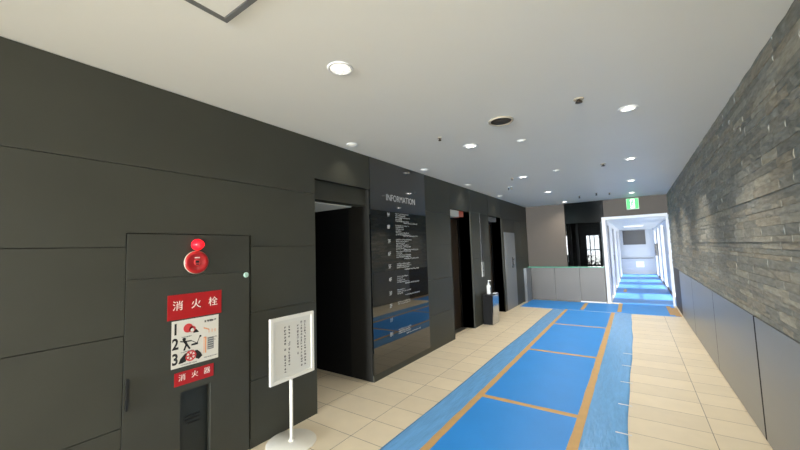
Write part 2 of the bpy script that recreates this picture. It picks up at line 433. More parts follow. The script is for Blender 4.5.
# ------------------------------------------------------------------ information directory
t = thing('information_board', (-2.55, 3.755, 0), 'tall black glass information directory listing the floors', 'information board')
mb = MB(); mb.box(-2.569, -2.548, 3.102, 4.398, .075, CZ - .004, bev=.0015); g = mb.build('glass_panel', MT['glassblack'], t)
mb = MB(); mb.box(-2.568, -2.552, 3.10, 4.40, .0, .073); mb.build('plinth', MT['panel'], t)
mb = MB(); mb.add_mesh(text_mesh('INFORMATION', .118), wall_mtx(-2.5476, 3.765, 2.175, .86, 1)); h = mb.build('heading_lettering', MT['vinyl'], g)
mb = MB(); rnd = random.Random(11)
rows = [('9F', 1.955, 5), ('8F', 1.80, 6), ('7F', 1.615, 6), ('6F', 1.46, 4), ('5F', 1.30, 3), ('4F', 1.135, 4), ('3F', .965, 3), ('2F', .81, 2), ('1F', .635, 0), ('B1', .465, 3)]
for txt, z, n in rows:
    fl = MB(); fl.add_mesh(text_mesh(txt, .07), wall_mtx(-2.5476, 3.46, z, .9, 1)); fl.build('floor_number', MT['vinyl'], g)
    for r in range(n):
        zz = z + .026 - r * .024; ln = rnd.randint(5, 15)
        for k in range(ln): glyph(mb, 3.62 + k * .027, zz, .021, -2.5478, -2.547, None, rnd, .19)
    if n >= 3:
        for k in range(14): glyph(mb, 3.80 + k * .026, z - n * .018, .021, -2.5478, -2.547, None, rnd, .2)
mb.build('tenant_list', MT['vinyl'], g)

# ------------------------------------------------------------------ lifts
for i, (y0, y1) in enumerate(((5.24, 6.10), (7.08, 7.95))):
    dr = bpy.data.objects.new('door_%d' % (i + 1), None); COL.objects.link(dr); dr.location = (-2.83, (y0 + y1) / 2, 0); dr['kind'] = 'structure'
    ym = (y0 + y1) / 2
    for a, b in ((y0 + .05, ym - .002), (ym + .002, y1 - .05)):
        mb = MB(); mb.box(-2.84, -2.81, a, b, .006, 2.05, bev=.002); mb.build('lift_door_panel', MT['darkmetal'], dr)
    mb = MB(); mb.box(-2.86, -2.785, y0 + .001, y0 + .05, 0, 2.185); mb.box(-2.86, -2.785, y1 - .05, y1 - .001, 0, 2.185); mb.box(-2.86, -2.785, y0 + .05, y1 - .05, 2.05, 2.185)
    mb.build('lift_door_frame', MT['black'], dr)
    mb = MB(); mb.box(-2.83, -2.70, y0 + .01, y1 - .01, .0005, .004); mb.build('door_sill', MT['alu'], dr)
    ln = thing('lift_lantern', (-2.70, ym, 2.12), ('lit lift arrival lantern with orange glow above the nearer lift door', 'unlit grey lift arrival lantern above the farther lift door')[i], 'lift lantern', 'lift lanterns')
    mb = MB(); mb.box(-2.784, -2.60, y0 + .012, y0 + .46, 2.075, 2.188, bev=.004); mb.build('housing', (MT['lantern'], MT['lanternoff'])[i], ln)
    mb = MB(); mb.box(-2.784, -2.60, y0 + .465, y0 + .66, 2.085, 2.188, bev=.004); mb.build('indicator_lens', (MT['orange'], MT['lanternoff'])[i], ln)
t = thing('lift_call_panel', (-2.545, 6.62, 1.0), 'tall narrow black lift call strip with silver button plate between the lifts', 'lift call panel')
mb = MB(); mb.box(-2.55, -2.538, 6.56, 6.68, 1.22, 2.195, bev=.002); mb.build('display_strip', MT['black'], t)
mb = MB(); mb.box(-2.55, -2.536, 6.56, 6.68, .92, 1.215, bev=.002); bp = mb.build('button_plate', MT['alu'], t)
for z in (1.02, 1.09):
    mb = MB(); mb.lathe([(.014, 0), (.014, .004), (.011, .006)], (-2.536, 6.62, z), 'X', 16); mb.build('button', MT['black'], bp)

# grey door beyond the lifts
dr = bpy.data.objects.new('door_3', None); COL.objects.link(dr); dr.location = (-2.56, 8.52, 0); dr['kind'] = 'structure'
mb = MB(); mb.box(-2.60, -2.545, 8.095, 8.945, .004, 1.855, bev=.003); lf = mb.build('door_leaf', MT['greydoor'], dr)
mb = MB(); mb.box(-2.545, -2.535, 8.62, 8.70, .98, 1.24, MT['black'], .002); mb.box(-2.535, -2.50, 8.65, 8.67, 1.02, 1.04, MT['black']); mb.box(-2.535, -2.50, 8.65, 8.67, 1.18, 1.20, MT['black']); mb.box(-2.51, -2.495, 8.645, 8.675, 1.0, 1.22, MT['black'], .004)
mb.build('door_handle', None, lf)

# ------------------------------------------------------------------ sanitizer stand
t = thing('waste_bin', (-2.44, 6.66, 0), 'black pedestal bin with polished steel front beside the lift call panel', 'waste bin')
mb = MB(); mb.box(-2.535, -2.352, 6.49, 6.83, .0, .56, bev=.004); mb.build('body', MT['blackmatt'], t)
mb = MB(); mb.polyY([(-2.352, .012), (-2.338, .012), (-2.325, .565), (-2.352, .565)], 6.492, 6.828); mb.build('front_plate', MT['chrome'], t)['label'] = 'polished steel front plate'
mb = MB(); mb.box(-2.54, -2.325, 6.485, 6.835, .566, .578, bev=.003); mb.build('lid', MT['black'], t)
t = thing('sanitizer_bottle', (-2.45, 6.63, .578), 'white pump bottle of hand sanitizer standing on the bin', 'bottle')
mb = MB(); mb.lathe([(.0, .0), (.036, .0), (.040, .006), (.040, .15), (.034, .175), (.016, .19), (.014, .20)], (-2.45, 6.63, .578), 'Z', 24); mb.build('bottle_body', MT['bottle'], t)
mb = MB(); mb.lathe([(.017, .20), (.017, .222), (.007, .224), (.007, .255), (.013, .257), (.013, .27)], (-2.45, 6.63, .578), 'Z', 20); mb.box(-2.45, -2.40, 6.623, 6.637, .836, .847); mb.build('pump', MT['white'], t)
mb = MB(); mb.box(-2.41, -2.409, 6.605, 6.655, .62, .71); mb.build('bottle_label', MT['greyink'], t)
t = tag(MB().box(-2.40, -2.335, 6.70, 6.81, .5785, .592, bev=.002).build('paper_stack', MT['white'], None, (-2.37, 6.755, .5785)), 'small white stack of papers beside the pump bottle', 'papers')

# ------------------------------------------------------------------ sign stand
sc_, sy_ = -2.352, 1.805
t = thing('sign_stand', (sc_, sy_, 0), 'white poster stand on a round base in front of the black wall', 'sign stand')
mb = MB(); mb.lathe([(.0, 0), (.188, 0), (.193, .004), (.193, .010), (.186, .016), (.02, .020)], (sc_, sy_, 0), 'Z', 56); mb.build('base', MT['whitemetal'], t)
mb = MB(); mb.lathe([(.0135, .018), (.0135, .60)], (sc_, sy_, 0), 'Z', 20); mb.lathe([(.024, .018), (.022, .03), (.014, .034)], (sc_, sy_, 0), 'Z', 20); mb.build('pole', MT['whitemetal'], t)
py0, py1, pz0, pz1 = 1.592, 2.018, .505, 1.005; px = sc_ + .016
mb = MB(); fw = .028
mb.box(px, px + .02, py0, py0 + fw, pz0, pz1, bev=.003); mb.box(px, px + .02, py1 - fw, py1, pz0, pz1, bev=.003)
mb.box(px, px + .02, py0 + fw, py1 - fw, pz0, pz0 + fw, bev=.003); mb.box(px, px + .02, py0 + fw, py1 - fw, pz1 - fw, pz1, bev=.003)
mb.box(px, px + .006, py0 + .01, py1 - .01, pz0 + .01, pz1 - .01)
fr = mb.build('panel_frame', MT['whitemetal'], t)
mb = MB(); mb.box(px + .006, px + .010, py0 + fw, py1 - fw, pz0 + fw, pz1 - fw); bd = mb.build('backing_sheet', MT['board'], fr)
mb = MB(); mb.box(px + .010, px + .0112, py0 + .052, py1 - .05, pz0 + .06, pz1 - .055); pp = mb.build('notice', MT['paper'], t); pp['label'] = 'white notice with vertical lines of dark writing'
rnd = random.Random(5)
for u, z0, z1 in ((.785, .93, .585), (.70, .93, .585), (.615, .91, .67), (.415, .915, .60), (.325, .915, .555)):
    z = z0; mb = MB()
    while z > z1:
        if rnd.random() > .06: glyph(mb, py0 + u * (py1 - py0), z, .021, px + .0112, px + .0116, None, rnd, .17)
        z -= .0245
    mb.build('text_column', MT['ink'], pp)


# ------------------------------------------------------------------ right wall: stone, wainscot
mb = MB()
mb.box(.745, 1.05, YG, YB, 0, CZ); mb.box(.745, 1.05, -4.6, YG, 2.5, CZ); mb.box(.745, 1.05, YR, -4.6, 0, CZ)
wr = struct('wall_right', mb, MT['backing'])
mb = MB(); rnd = random.Random(21)
z = .925
while z < CZ - .004:
    h = min(rnd.choice((.03, .038, .045, .055, .065)), CZ - .001 - z)
    if CZ - .001 - z - h < .02: h = CZ - .001 - z
    y = YG + .002; ro = rnd.choice((0, .003, .006, .009, .013))
    while y < YB - .01:
        l = rnd.uniform(.14, .52); y1 = min(y + l, YB - .004)
        xf = .722 - ro - rnd.random() * .0015
        n0 = len(mb.bm.verts)
        # front face split in a 4x2 grid and roughened, so the split face is real relief
        nu, nv = 4, 2
        g = [[mb.bm.verts.new((xf + (rnd.uniform(-.003, .003) if 0 < a < nu or 0 < b < nv else rnd.uniform(.001, .003)), y + .0012 + (y1 - y - .0024) * a / nu, z + .0008 + (h - .0016) * b / nv)) for b in range(nv + 1)] for a in range(nu + 1)]
        bk_ = {}
        ring = [(a, 0) for a in range(nu)] + [(nu, b) for b in range(nv)] + [(a, nv) for a in range(nu, 0, -1)] + [(0, b) for b in range(nv, 0, -1)]
        for a in range(nu):
            for b in range(nv): mb.bm.faces.new((g[a][b], g[a][b + 1], g[a + 1][b + 1], g[a + 1][b]))
        for a, b in ring:
            v = g[a][b]; bk_[(a, b)] = mb.bm.verts.new((.746, v.co.y, v.co.z))
        for k in range(len(ring)):
            p, q = ring[k], ring[(k + 1) % len(ring)]
            mb.bm.faces.new((g[p[0]][p[1]], g[q[0]][q[1]], bk_[q], bk_[p]))
        y = y1
    z += h
mb.build('stone_cladding', MT['stone'], wr)
ys = [YG, 1.93, 3.68, 5.35, 7.12, 8.88]
for a, b in zip(ys, ys[1:]):
    mb = MB(); mb.box(.71, .745, a + (.014 if a == 3.68 else .004), b - (.014 if b == 3.68 else .004), .012, .918, bev=.002); mb.build('wainscot_panel', MT['steel'], wr)
for y in ys[1:-1]:
    g_ = .017 if y == 3.68 else .006
    mb = MB(); mb.box(.7096, .745, y - g_, y + g_, .012, .916); mb.build('gap_shade', MT['blackmatt'], wr)  # black strip stands for the shade inside the panel gap
mb = MB(); mb.box(.718, .746, 8.90, YB - .002, .0, .923); mb.build('wall_strip', MT['taupe'], wr)

# ------------------------------------------------------------------ back wall with header, corridor opening
mb = MB(); T = MT['taupe']
mb.box(-2.9, -1.53, YB, YB + .12, 0, CZ); mb.box(-1.53, -.60, YB, YB + .12, 0, .92); mb.box(-.60, 1.05, YB, YB + .12, 2.16, CZ); mb.box(-.60, -.585, YB, YB + .12, 0, 2.16)
struct('wall_back', mb, T)
mb = MB(); mb.box(-1.528, -.602, YB - .012, YB + .1, 2.08, CZ - .002); mb.box(-1.528, -1.50, YB - .004, YB + .06, .935, 2.08); mb.box(-.63, -.602, YB - .004, YB + .06, .935, 2.08)
w = struct('window_1', mb, MT['spandrel'])
mb = MB(); mb.box(-1.50, -.63, YB + .02, YB + .028, .935, 2.08); mb.build('pane', MT['darkpane'], w)
# white portal lining of the corridor
mb = MB(); W = MT['plaster']
mb.box(-.655, -.575, YB - .03, YB - .001, 0, 2.19); mb.box(.66, .70, YB - .03, YB - .001, 0, 2.19); mb.box(-.575, .66, YB - .03, YB - .001, 2.12, 2.19)
struct('trim_1', mb, W)
# low counter
t = thing('low_counter', (-1.6, 10.16, 0), 'low grey panelled counter with green glass edge along the back wall', 'counter')
xs = [-2.47, -1.85, -1.24, -.665]
for a, b in zip(xs, xs[1:]):
    mb = MB(); mb.box(a + .002, b - .002, 10.12, 10.245, .02, .895, bev=.002); mb.build('front_panel', MT['counter'], t)
mb = MB(); mb.box(-2.545, -2.472, 9.62, 10.245, 0, .895, bev=.003); mb.build('end_panel', MT['greydoor'], t)
mb = MB(); mb.box(-2.545, -.665, 10.09, 10.246, .897, .922, bev=.002); mb.build('glass_top', MT['greenglass'], t)['label'] = 'green glass top'
mb = MB(); mb.box(-2.44, -.665, 10.135, 10.24, 0, .02); mb.build('plinth', MT['black'], t)
tag(MB().box(-1.25, -.67, 10.075, 10.115, .004, .03, bev=.004).build('edge_strip', MT['white'], None, (-.95, 10.1, .004)), 'white strip lying on the floor along the counter foot', 'edge strip')  # thin white strip along the counter foot

# room built behind the dark window in place of a reflection
C_ = MT['standin']
struct('wall_standin_left', MB().box(-3.6, -3.5, YB + .12, 14.6, 0, 2.6), C_); struct('wall_standin_right', MB().box(-.735, -.702, YB + .12, 14.6, 0, 2.6), C_)
mb = MB(); mb.box(-3.5, -1.50, 14.5, 14.6, 0, 2.6); mb.box(-.76, -.735, 14.5, 14.6, 0, 2.6); mb.box(-1.5, -.76, 14.5, 14.6, 1.86, 2.6); mb.box(-1.5, -.76, 14.5, 14.6, 0, .72); struct('wall_standin_back', mb, C_)
struct('ceiling_standin', MB().box(-3.6, -.70, YB + .12, 14.6, 2.6, 2.7), C_)
mb = MB()
for a, b in ((-1.5, -1.47), (-1.37, -1.34), (-1.22, -1.20), (-1.06, -1.03), (-.79, -.76)): mb.box(a, b, 14.52, 14.56, .72, 1.86)
mb.box(-1.5, -.76, 14.52, 14.56, .72, .75); mb.box(-1.5, -.76, 14.52, 14.56, 1.83, 1.86); mb.box(-1.5, -.76, 14.52, 14.56, 1.28, 1.31)
w = struct('window_2', mb, MT['black'])
mb = MB(); mb.box(-1.49, -.77, 14.535, 14.541, .74, 1.84); mb.build('pane', MT['pane'], w)
for k, (x, wd) in enumerate(((-1.95, .10), (-1.70, .07))):
    struct('trim_%d' % (k + 3), MB().box(x, x + wd, 13.6, 13.7, 0, 2.6), MT['greycol'])
t = thing('poster', (-.91, 14.495, 1.5), 'pale poster with an orange red blob in the stand-in room', 'poster')
mb = MB(); mb.box(-1.02, -.80, 14.49, 14.499, 1.22, 1.78); mb.build('sheet', mat('glowing paper', (240, 236, 226), .6, emit=.45), t)  # emission added to the sheet, no lamp reaches it
mb = MB(); mb.lathe([(.001, 0), (.06, 0), (.06, .002)], (-.90, 14.487, 1.42), 'Y', 18); mb.lathe([(.001, 0), (.04, 0), (.04, .002)], (-.87, 14.484, 1.50), 'Y', 18); mb.build('printed_spot', mat('glowing orange print', (226, 96, 62), .6, emit=.25), t)  # print given its own glow like the sheet
def plant(x, y, h, label, seed):
    t = thing('potted_plant', (x, y, 0), label, 'plant', 'plants in the stand-in room')
    mb = MB(); mb.lathe([(.0, 0), (.10, 0), (.13, .28), (.12, .28), (.11, .25)], (x, y, 0), 'Z', 20); mb.build('pot', MT['black'], t)
    mb = MB(); r = random.Random(seed)
    for k in range(90):
        a = r.uniform(0, 6.28); e = r.uniform(-.2, 1.3); l = r.uniform(.3, 1) * (h - .3) * .45; l *= (1 if e > .9 else max(.35, 1 - .7 * math.cos(e)) if abs(math.cos(a)) > .2 else .6)
        c = Vector((x, y, .3 + (h - .3) * .4)); d = Vector((math.cos(a) * math.cos(e), math.sin(a) * math.cos(e), math.sin(e)))
        p = c + d * l; s_ = Vector((-d.y, d.x, r.uniform(-.3, .3))).normalized() * .03; tip = p + d * .10 - Vector((0, 0, .04)); m_ = p + d * .05
        v = [mb.bm.verts.new(q) for q in (p, m_ + s_, tip, m_ - s_, m_ + Vector((0, 0, .012)))]
        for i, j in ((0, 1), (1, 2), (2, 3), (3, 0)): mb.bm.faces.new((v[i], v[j], v[4]))
    for k in range(8):
        a = r.uniform(0, 6.28); mb.box(x + .03 * math.cos(a) - .004, x + .03 * math.cos(a) + .004, y + .03 * math.sin(a) - .004, y + .03 * math.sin(a) + .004, .25, .3 + (h - .3) * .55)
    mb.build('foliage', MT['leaf'], t)
plant(-1.42, 14.0, 1.28, 'dark leafy plant at the left of the bright pane in the stand-in room', 1)
plant(-1.15, 13.45, 1.12, 'dark leafy plant low in front of the pale poster in the stand-in room', 2)
plant(-.96, 12.9, 1.05, 'dark leafy plant at the right edge in the stand-in room', 4)

# ------------------------------------------------------------------ corridor beyond
mb = MB()
XC0, XC1, YE = -.575, .80, 20.2
def solid(segs, x0, x1, z1=2.16):
    for a, b in segs: mb.box(x0, x1, a, b, 0, z1)
solid([(YB + .12, 10.9), (11.75, 13.2), (14.6, 16.4), (17.6, YE)], -.70, XC0)
for a, b in ((10.9, 11.75), (13.2, 14.6), (16.4, 17.6)): mb.box(-.70, XC0, a, b, 2.02, 2.16)
struct('wall_corridor_left', mb, W)
for k, (a, b) in enumerate(((10.9, 11.75), (13.2, 14.6), (16.4, 17.6))):
    dr = struct('door_%d' % (k + 4), MB().box(-.69, -.65, a + .002, b - .002, .003, 2.018), MT['reddoor'])
    mb = MB(); mb.box(-.65, -.61, b - .14, b - .10, .9, 1.1, bev=.004); mb.build('door_handle', MT['alu'], dr)
mb = MB(); wins = [(11.15, 12.45), (13.75, 15.05), (15.95, 17.25), (18.4, 19.8)]
ed = [YB + .12] + [v for w_ in wins for v in w_] + [YE]
solid(list(zip(ed[0::2], ed[1::2])), XC1, XC1 + .22)
for a, b in wins: mb.box(XC1, XC1 + .22, a, b, 2.08, 2.16); mb.box(XC1, XC1 + .22, a, b, 0, .06)
struct('wall_corridor_right', mb, W)
for k, (a, b) in enumerate(wins):
    mb = MB(); x = XC1 + .12
    for p, q in ((a + .002, a + .04), (b - .04, b - .002)): mb.box(x, x + .05, p, q, .06, 2.08)
    mb.box(x, x + .05, a + .04, b - .04, .06, .10); mb.box(x, x + .05, a + .04, b - .04, 2.04, 2.08); mb.box(x, x + .05, a + .04, b - .04, 1.0, 1.03)
    w = struct('window_%d' % (k + 3), mb, MT['white'])
    mb = MB(); mb.box(x + .02, x + .026, a + .03, b - .03, .09, 2.05); mb.build('pane', MT['pane'], w)
mb = MB(); mb.box(-.70, XC1 + .22, YB + .12, YE + .15, 2.16, 2.70); struct('ceiling_corridor', mb, MT['ceil'])
mb = MB(); mb.box(-.70, XC1 + .22, YE, YE + .15, 0, 2.16); struct('wall_end', mb, mat('pale blue wall', (176, 182, 190), .5))
mb = MB(); mb.box(.785, .799, YB + .13, 11.14, 0, .07); mb.box(.785, .799, 12.46, 13.74, 0, .07); mb.box(.785, .799, 15.06, 15.94, 0, .07); mb.box(.785, .799, 17.26, 18.39, 0, .07)
struct('baseboard_right', mb, MT['greyink'])
tag(MB().box(-.44, .47, YE - .03, YE - .0005, 1.42, 2.12, bev=.004).build('dark_panel', mat('dark grey panel', (66, 66, 66), .5), None, (0, YE - .02, 1.42)), 'dark grey rectangular panel high on the corridor end wall', 'wall panel')
tag(MB().box(-.55, .72, YE - .06, YE - .03, .74, .78, bev=.004).build('hand_rail', MT['greyink'], None, (0, YE - .04, .74)), 'thin dark rail across the corridor end wall', 'rail')
tag(MB().box(.02, .34, YE - .012, YE, .32, .60).build('bright_patch', MT['white'], None, (.2, YE - .01, .32)), 'white square standing for a reflection low on the corridor end wall', 'notice')  # bright reflection on the wall built as a white plate
tag(MB().box(.70, .798, 17.5, 17.75, .95, 1.45, bev=.01).build('wall_box', MT['black'], None, (.75, 17.6, .95)), 'small black box on the right corridor wall near its end', 'wall box')
t = thing('corridor_ceiling_light', (.02, 15.6, 2.15), 'long white light fitting on the far corridor ceiling', 'ceiling light')
mb = MB(); mb.box(-.30, .34, 15.5, 15.75, 2.125, 2.159, bev=.004); hs = mb.build('housing', MT['white'], t)
mb = MB(); mb.box(-.27, .31, 15.53, 15.72, 2.119, 2.1255); mb.build('diffuser', MT['lamp'], t)

# ------------------------------------------------------------------ floor protection
def board(x0, x1, y0, y1, label, grp, m='blue'):
    mb = MB(); mb.box(x0 + .001, x1 - .001, y0 + .001, y1 - .001, .0008, .0036)
    return tag(mb.build('protective_board', MT[m], None, ((x0 + x1) / 2, (y0 + y1) / 2, 0)), label, 'protective board', grp)
G1 = 'blue protective boards down the lobby'
for y0, y1, l in ((1.57, 3.39, 'nearest blue protective board, cut off by the bottom of the photo'), (3.39, 5.23, 'second blue protective board from the camera, largest fully shown'),
                  (5.23, 7.13, 'third blue protective board from the camera, between two tan cross tapes'), (7.13, 8.76, 'fourth blue protective board, touching the cross strip by the counter')):
    board(-1.40, -.475, y0, y1, l, G1)
G2 = 'blue boards along the back wall'
for x0, x1, l in ((-2.46, -1.10, 'blue board at the left foot of the low counter'), (-1.10, -.37, 'short blue board at the right foot of the low counter'), (-.37, .66, 'blue board lying before the corridor opening')):
    board(x0, x1, 8.80, 10.06 if x1 < -.3 else 10.3, l, G2)
G3 = 'blue boards down the corridor'
nm = ('first', 'second', 'third', 'fourth', 'fifth')
yy = [10.3, 12.2, 14.1, 16.0, 17.9, 20.1]
for k in range(5): board(-.56, .78, yy[k], yy[k + 1], '%s blue board inside the bright corridor%s' % (nm[k], ' at its far end' if k == 4 else ' from the lobby'), G3, 'hazeblue')
def film(x0, x1, y0, y1, seed, label):
    r = random.Random(seed); mb = MB(); bm = mb.bm; nx, ny = 14, 150
    ph = [r.uniform(0, 6.28) for _ in range(8)]
    gx = []
    for j in range(ny + 1):
        y = y0 + (y1 - y0) * j / ny; row = []
        for i in range(nx + 1):
            u = i / nx; x = x0 + (x1 - x0) * u
            if seed == 1: x += (1 - u) * .006 * math.sin(y * 2.1 + ph[0])
            else: x += u * (.012 * math.sin(y * 1.3 + ph[0]) + .004 * math.sin(y * 5 + ph[1]))
            w = .5 + .5 * math.sin(x * 70 + .6 * math.sin(y * 1.7 + ph[2]) + ph[3]); w2 = .5 + .5 * math.sin(x * 28 + y * .9 + ph[4] + math.sin(y * 3 + ph[5]))
            z = .0012 + (.0011 * w ** 4 + .0011 * w2 ** 3) * (1 if 0 < i < nx else 0)
            row.append(bm.verts.new((x, y, z)))
        gx.append(row)
    for j in range(ny):
        for i in range(nx):
            f = bm.faces.new((gx[j][i], gx[j][i + 1], gx[j + 1][i + 1], gx[j + 1][i])); f.smooth = True
    r_ = bmesh.ops.extrude_face_region(bm, geom=bm.faces[:])
    for v in r_['geom']:
        if isinstance(v, bmesh.types.BMVert): v.co.z -= .0005
    return tag(mb.build('protective_film', MT['film'], None, ((x0 + x1) / 2, (y0 + y1) / 2, 0)), label, 'protective film')
film(-1.69, -1.402, .9, 8.78, 1, 'narrow strip of wrinkled pale blue film left of the boards')
film(-.473, -.13, .9, 8.78, 2, 'wide strip of pale blue film right of the boards')
def tape(x0, x1, y0, y1, z, label, grp=None, name='tape_strip'):
    r = random.Random(int((x0 + 9) * 1000 + y0 * 77)); mb = MB(); bm = mb.bm
    al = (y1 - y0) > (x1 - x0); n = max(2, int(max(y1 - y0, x1 - x0) / .12)); A_, B_ = [], []
    for i in range(n + 1):
        u = i / n; j1, j2 = r.uniform(-.003, .003), r.uniform(-.003, .003)
        if al: y = y0 + (y1 - y0) * u; A_.append((x0 + j1, y)); B_.append((x1 + j2, y))
        else: x = x0 + (x1 - x0) * u; A_.append((x, y0 + j1)); B_.append((x, y1 + j2))
    lo = [[bm.verts.new((p[0], p[1], z)) for p in q] for q in (A_, B_)]; hi = [[bm.verts.new((p[0], p[1], z + .0005)) for p in q] for q in (A_, B_)]
    for i in range(n):
        bm.faces.new((hi[0][i], hi[0][i + 1], hi[1][i + 1], hi[1][i])); bm.faces.new((lo[0][i], lo[0][i + 1], lo[1][i + 1], lo[1][i]))
        bm.faces.new((lo[0][i], lo[0][i + 1], hi[0][i + 1], hi[0][i])); bm.faces.new((lo[1][i], lo[1][i + 1], hi[1][i + 1], hi[1][i]))
    for i in (0, n): bm.faces.new((lo[0][i], lo[1][i], hi[1][i], hi[0][i]))
    return tag(mb.build(name, MT['tape'] if name == 'tape_strip' else MT['tab'], None, ((x0 + x1) / 2, (y0 + y1) / 2, z)), label, 'tape', grp)
GT = 'tan tape strips on the blue floor covering'
tape(-1.432, -1.368, .9, 8.80, .0046, 'long tan tape along the left edge of the blue boards', GT)
tape(-.512, -.442, .9, 8.80, .0046, 'long tan tape along the right edge of the blue boards', GT)
for y, l in ((3.39, 'nearest tan tape crossing between the blue boards'), (5.23, 'middle tan tape crossing between the blue boards'), (7.13, 'farthest tan tape crossing between the lobby boards')):
    tape(-1.40, -.475, y - .032, y + .032, .0039, l, GT)
for x, y0, y1, l in ((-1.10, 8.9, 9.95, 'short tan tape before the middle of the low counter'), (-.37, 8.9, 10.2, 'short tan tape before the left jamb of the corridor'), (.55, 8.95, 10.15, 'short tan tape before the right jamb of the corridor'), (-.33, 12.6, 13.4, 'short tan tape on the corridor floor')):
    tape(x - .04, x + .04, y0, y1, .0040, l, GT)
tape(.59, .69, 8.82, 9.9, .0046, 'tan tape at the foot of the taupe wall strip', GT)
GB = 'white tape tabs on the right film edge'
for y, l in zip((3.27, 3.85, 4.47, 5.07, 5.62), ('nearest', 'second nearest', 'middle', 'second farthest', 'farthest')):
    tape(-.225, -.115, y - .009, y + .009, .0038, '%s white tape tab on the edge of the right blue film' % l, GB, 'tape_tab')

# ------------------------------------------------------------------ ceiling fittings
def spot(name, loc, power, size, col, parent=None, blend=.85, soft=.05):
    l = bpy.data.lights.new(name, 'SPOT'); l.energy = power; l.spot_size = math.radians(size); l.spot_blend = blend; l.color = col; l.shadow_soft_size = soft
    o = bpy.data.objects.new(name, l); COL.objects.link(o); o.location = loc
    if parent is not None: o.parent = parent; o.location = Vector(loc) - parent.location
    return o
WARM = (1, .91, .78)
def downlight(x, y, r, label, lens, power, size, grp):
    t = thing('downlight', (x, y, CZ), label, 'ceiling light', grp)
    mb = MB(); mb.lathe([(r * .80, -.003), (r * .86, -.006), (r * 1.0, -.006), (r * 1.03, -.001), (r * .8, -.0008)], (x, y, CZ), 'Z', 36, cap=False); mb.build('trim_ring', MT['white'], t)
    mb = MB(); mb.lathe([(r * .79, -.0045), (r * .79, -.001), (.001, -.001)][::-1] if False else [(.001, -.0035), (r * .79, -.0035), (r * .79, -.001)], (x, y, CZ), 'Z', 32); mb.build('lens', MT[lens], t)
    if lens == 'lamp':
        mb = MB()
        for k in range(3):
            a = k * 2.094 + .5; mb.lathe([(.001, -.006), (r * .2, -.006), (r * .2, -.0036)], (x + r * .4 * math.cos(a), y + r * .4 * math.sin(a), CZ), 'Z', 14)
        mb.build('light_emitters', mat('led', (255, 252, 246), .3, emit=8), t)
    if power: spot('downlight_lamp', (x, y, CZ - .03), power, size, WARM, t)
PC, PR, PW = 44, 53, 5
G = 'round ceiling downlights'
for y, l in ((1.48, 'large round downlight nearest the camera, above the hydrant'), (3.53, 'second lit downlight along the middle, before the directory'), (5.69, 'third lit downlight along the middle of the ceiling'), (7.68, 'fourth lit downlight along the middle of the ceiling'), (9.77, 'last lit downlight of the middle row, above the low counter')):
    downlight(-1.43, y, .078, l, 'lamp', PC * (.45 if y < 2 else .9 if y < 4 else 1.7), 150, G)
for y, l in ((1.40, 'lit downlight of the stone wall row, beside the camera out of view'), (3.42, 'nearest lit downlight in the row beside the stone wall'), (5.50, 'second lit downlight in the row beside the stone wall'), (7.45, 'third lit downlight in the row beside the stone wall'), (9.25, 'last lit downlight beside the stone wall, before the exit sign')):
    downlight(.035, y, .072, l, 'lamp', PR * (.6 if y < 2 else 1.0 if y < 4 else 1.5), 112, G)
for y, l in ((2.64, 'small dim downlight above the dark passage opening'), (4.16, 'small dim downlight above the end of the directory'), (5.70, 'small dim downlight above the nearer lift'), (7.45, 'small dim downlight above the farther lift')):
    downlight(-2.40, y, .058, l, 'dim', PW, 110, 'small wall side downlights')
t = thing('ceiling_speaker', (-.916, 3.0, CZ), 'round brown mesh speaker in the ceiling', 'ceiling speaker')
mb = MB(); mb.lathe([(.088, -.004), (.096, -.012), (.108, -.010), (.112, -.0008), (.09, -.0008)], (-.916, 3.0, CZ), 'Z', 40, cap=False); mb.build('rim', MT['ring'], t)
mb = MB(); mb.lathe([(.001, -.0075), (.089, -.006), (.089, -.001)], (-.916, 3.0, CZ), 'Z', 36); mb.build('mesh_grille', MT['grille'], t)
def sprinkler(x, y, label, s=1.0, drop=.03):
    t = thing('sprinkler_head', (x, y, CZ), label, 'sprinkler', 'small ceiling sprinkler heads')
    mb = MB(); mb.lathe([(.038 * s, 0), (.038 * s, -.004), (.028 * s, -.008), (.014 * s, -.008)], (x, y, CZ), 'Z', 24, cap=False); mb.build('escutcheon', MT['ring'], t)
    mb = MB(); mb.lathe([(.012 * s, -.004), (.012 * s, -drop * .7), (.024 * s, -drop * .75), (.026 * s, -drop), (.006 * s, -drop * 1.1)], (x, y, CZ), 'Z', 20); mb.build('nozzle', MT['darkmetal'], t)
sprinkler(-.28, 2.94, 'sprinkler head nearest the camera, right of the round speaker'); sprinkler(-1.57, 3.06, 'small sprinkler head left of the round speaker', .6)
sprinkler(-.288, 5.6, 'sprinkler head halfway down the ceiling in the middle'); sprinkler(-1.60, 5.68, 'small sprinkler head beside the third middle downlight', .6)
sprinkler(-.98, 8.9, 'sprinkler head before the black window, left one', .8, .05); sprinkler(-.62, 8.7, 'sprinkler head before the black window, middle one', .8, .05); sprinkler(-.38, 8.9, 'sprinkler head between black window and exit sign', .7, .04)
def detector(x, y, r, label):
    t = thing('smoke_detector', (x, y, CZ), label, 'smoke detector', 'white ceiling detectors')
    mb = MB(); mb.lathe([(r, 0), (r, -.003), (r * .9, -.005)], (x, y, CZ), 'Z', 30); mb.build('base', MT['ceil'], t)
    mb = MB(); mb.lathe([(r * .7, -.005), (r * .66, -.009), (r * .4, -.012), (.001, -.0125)], (x, y, CZ), 'Z', 30); mb.build('cover', MT['ceil'], t)
detector(-.925, 3.72, .05, 'flat white detector just beyond the round speaker'); detector(-.90, 5.58, .055, 'flat white detector halfway down the ceiling')
t = thing('ceiling_spot_fixture', (-1.88, 6.5, CZ), 'small twin pin fixture on the ceiling near the lifts', 'ceiling fixture')
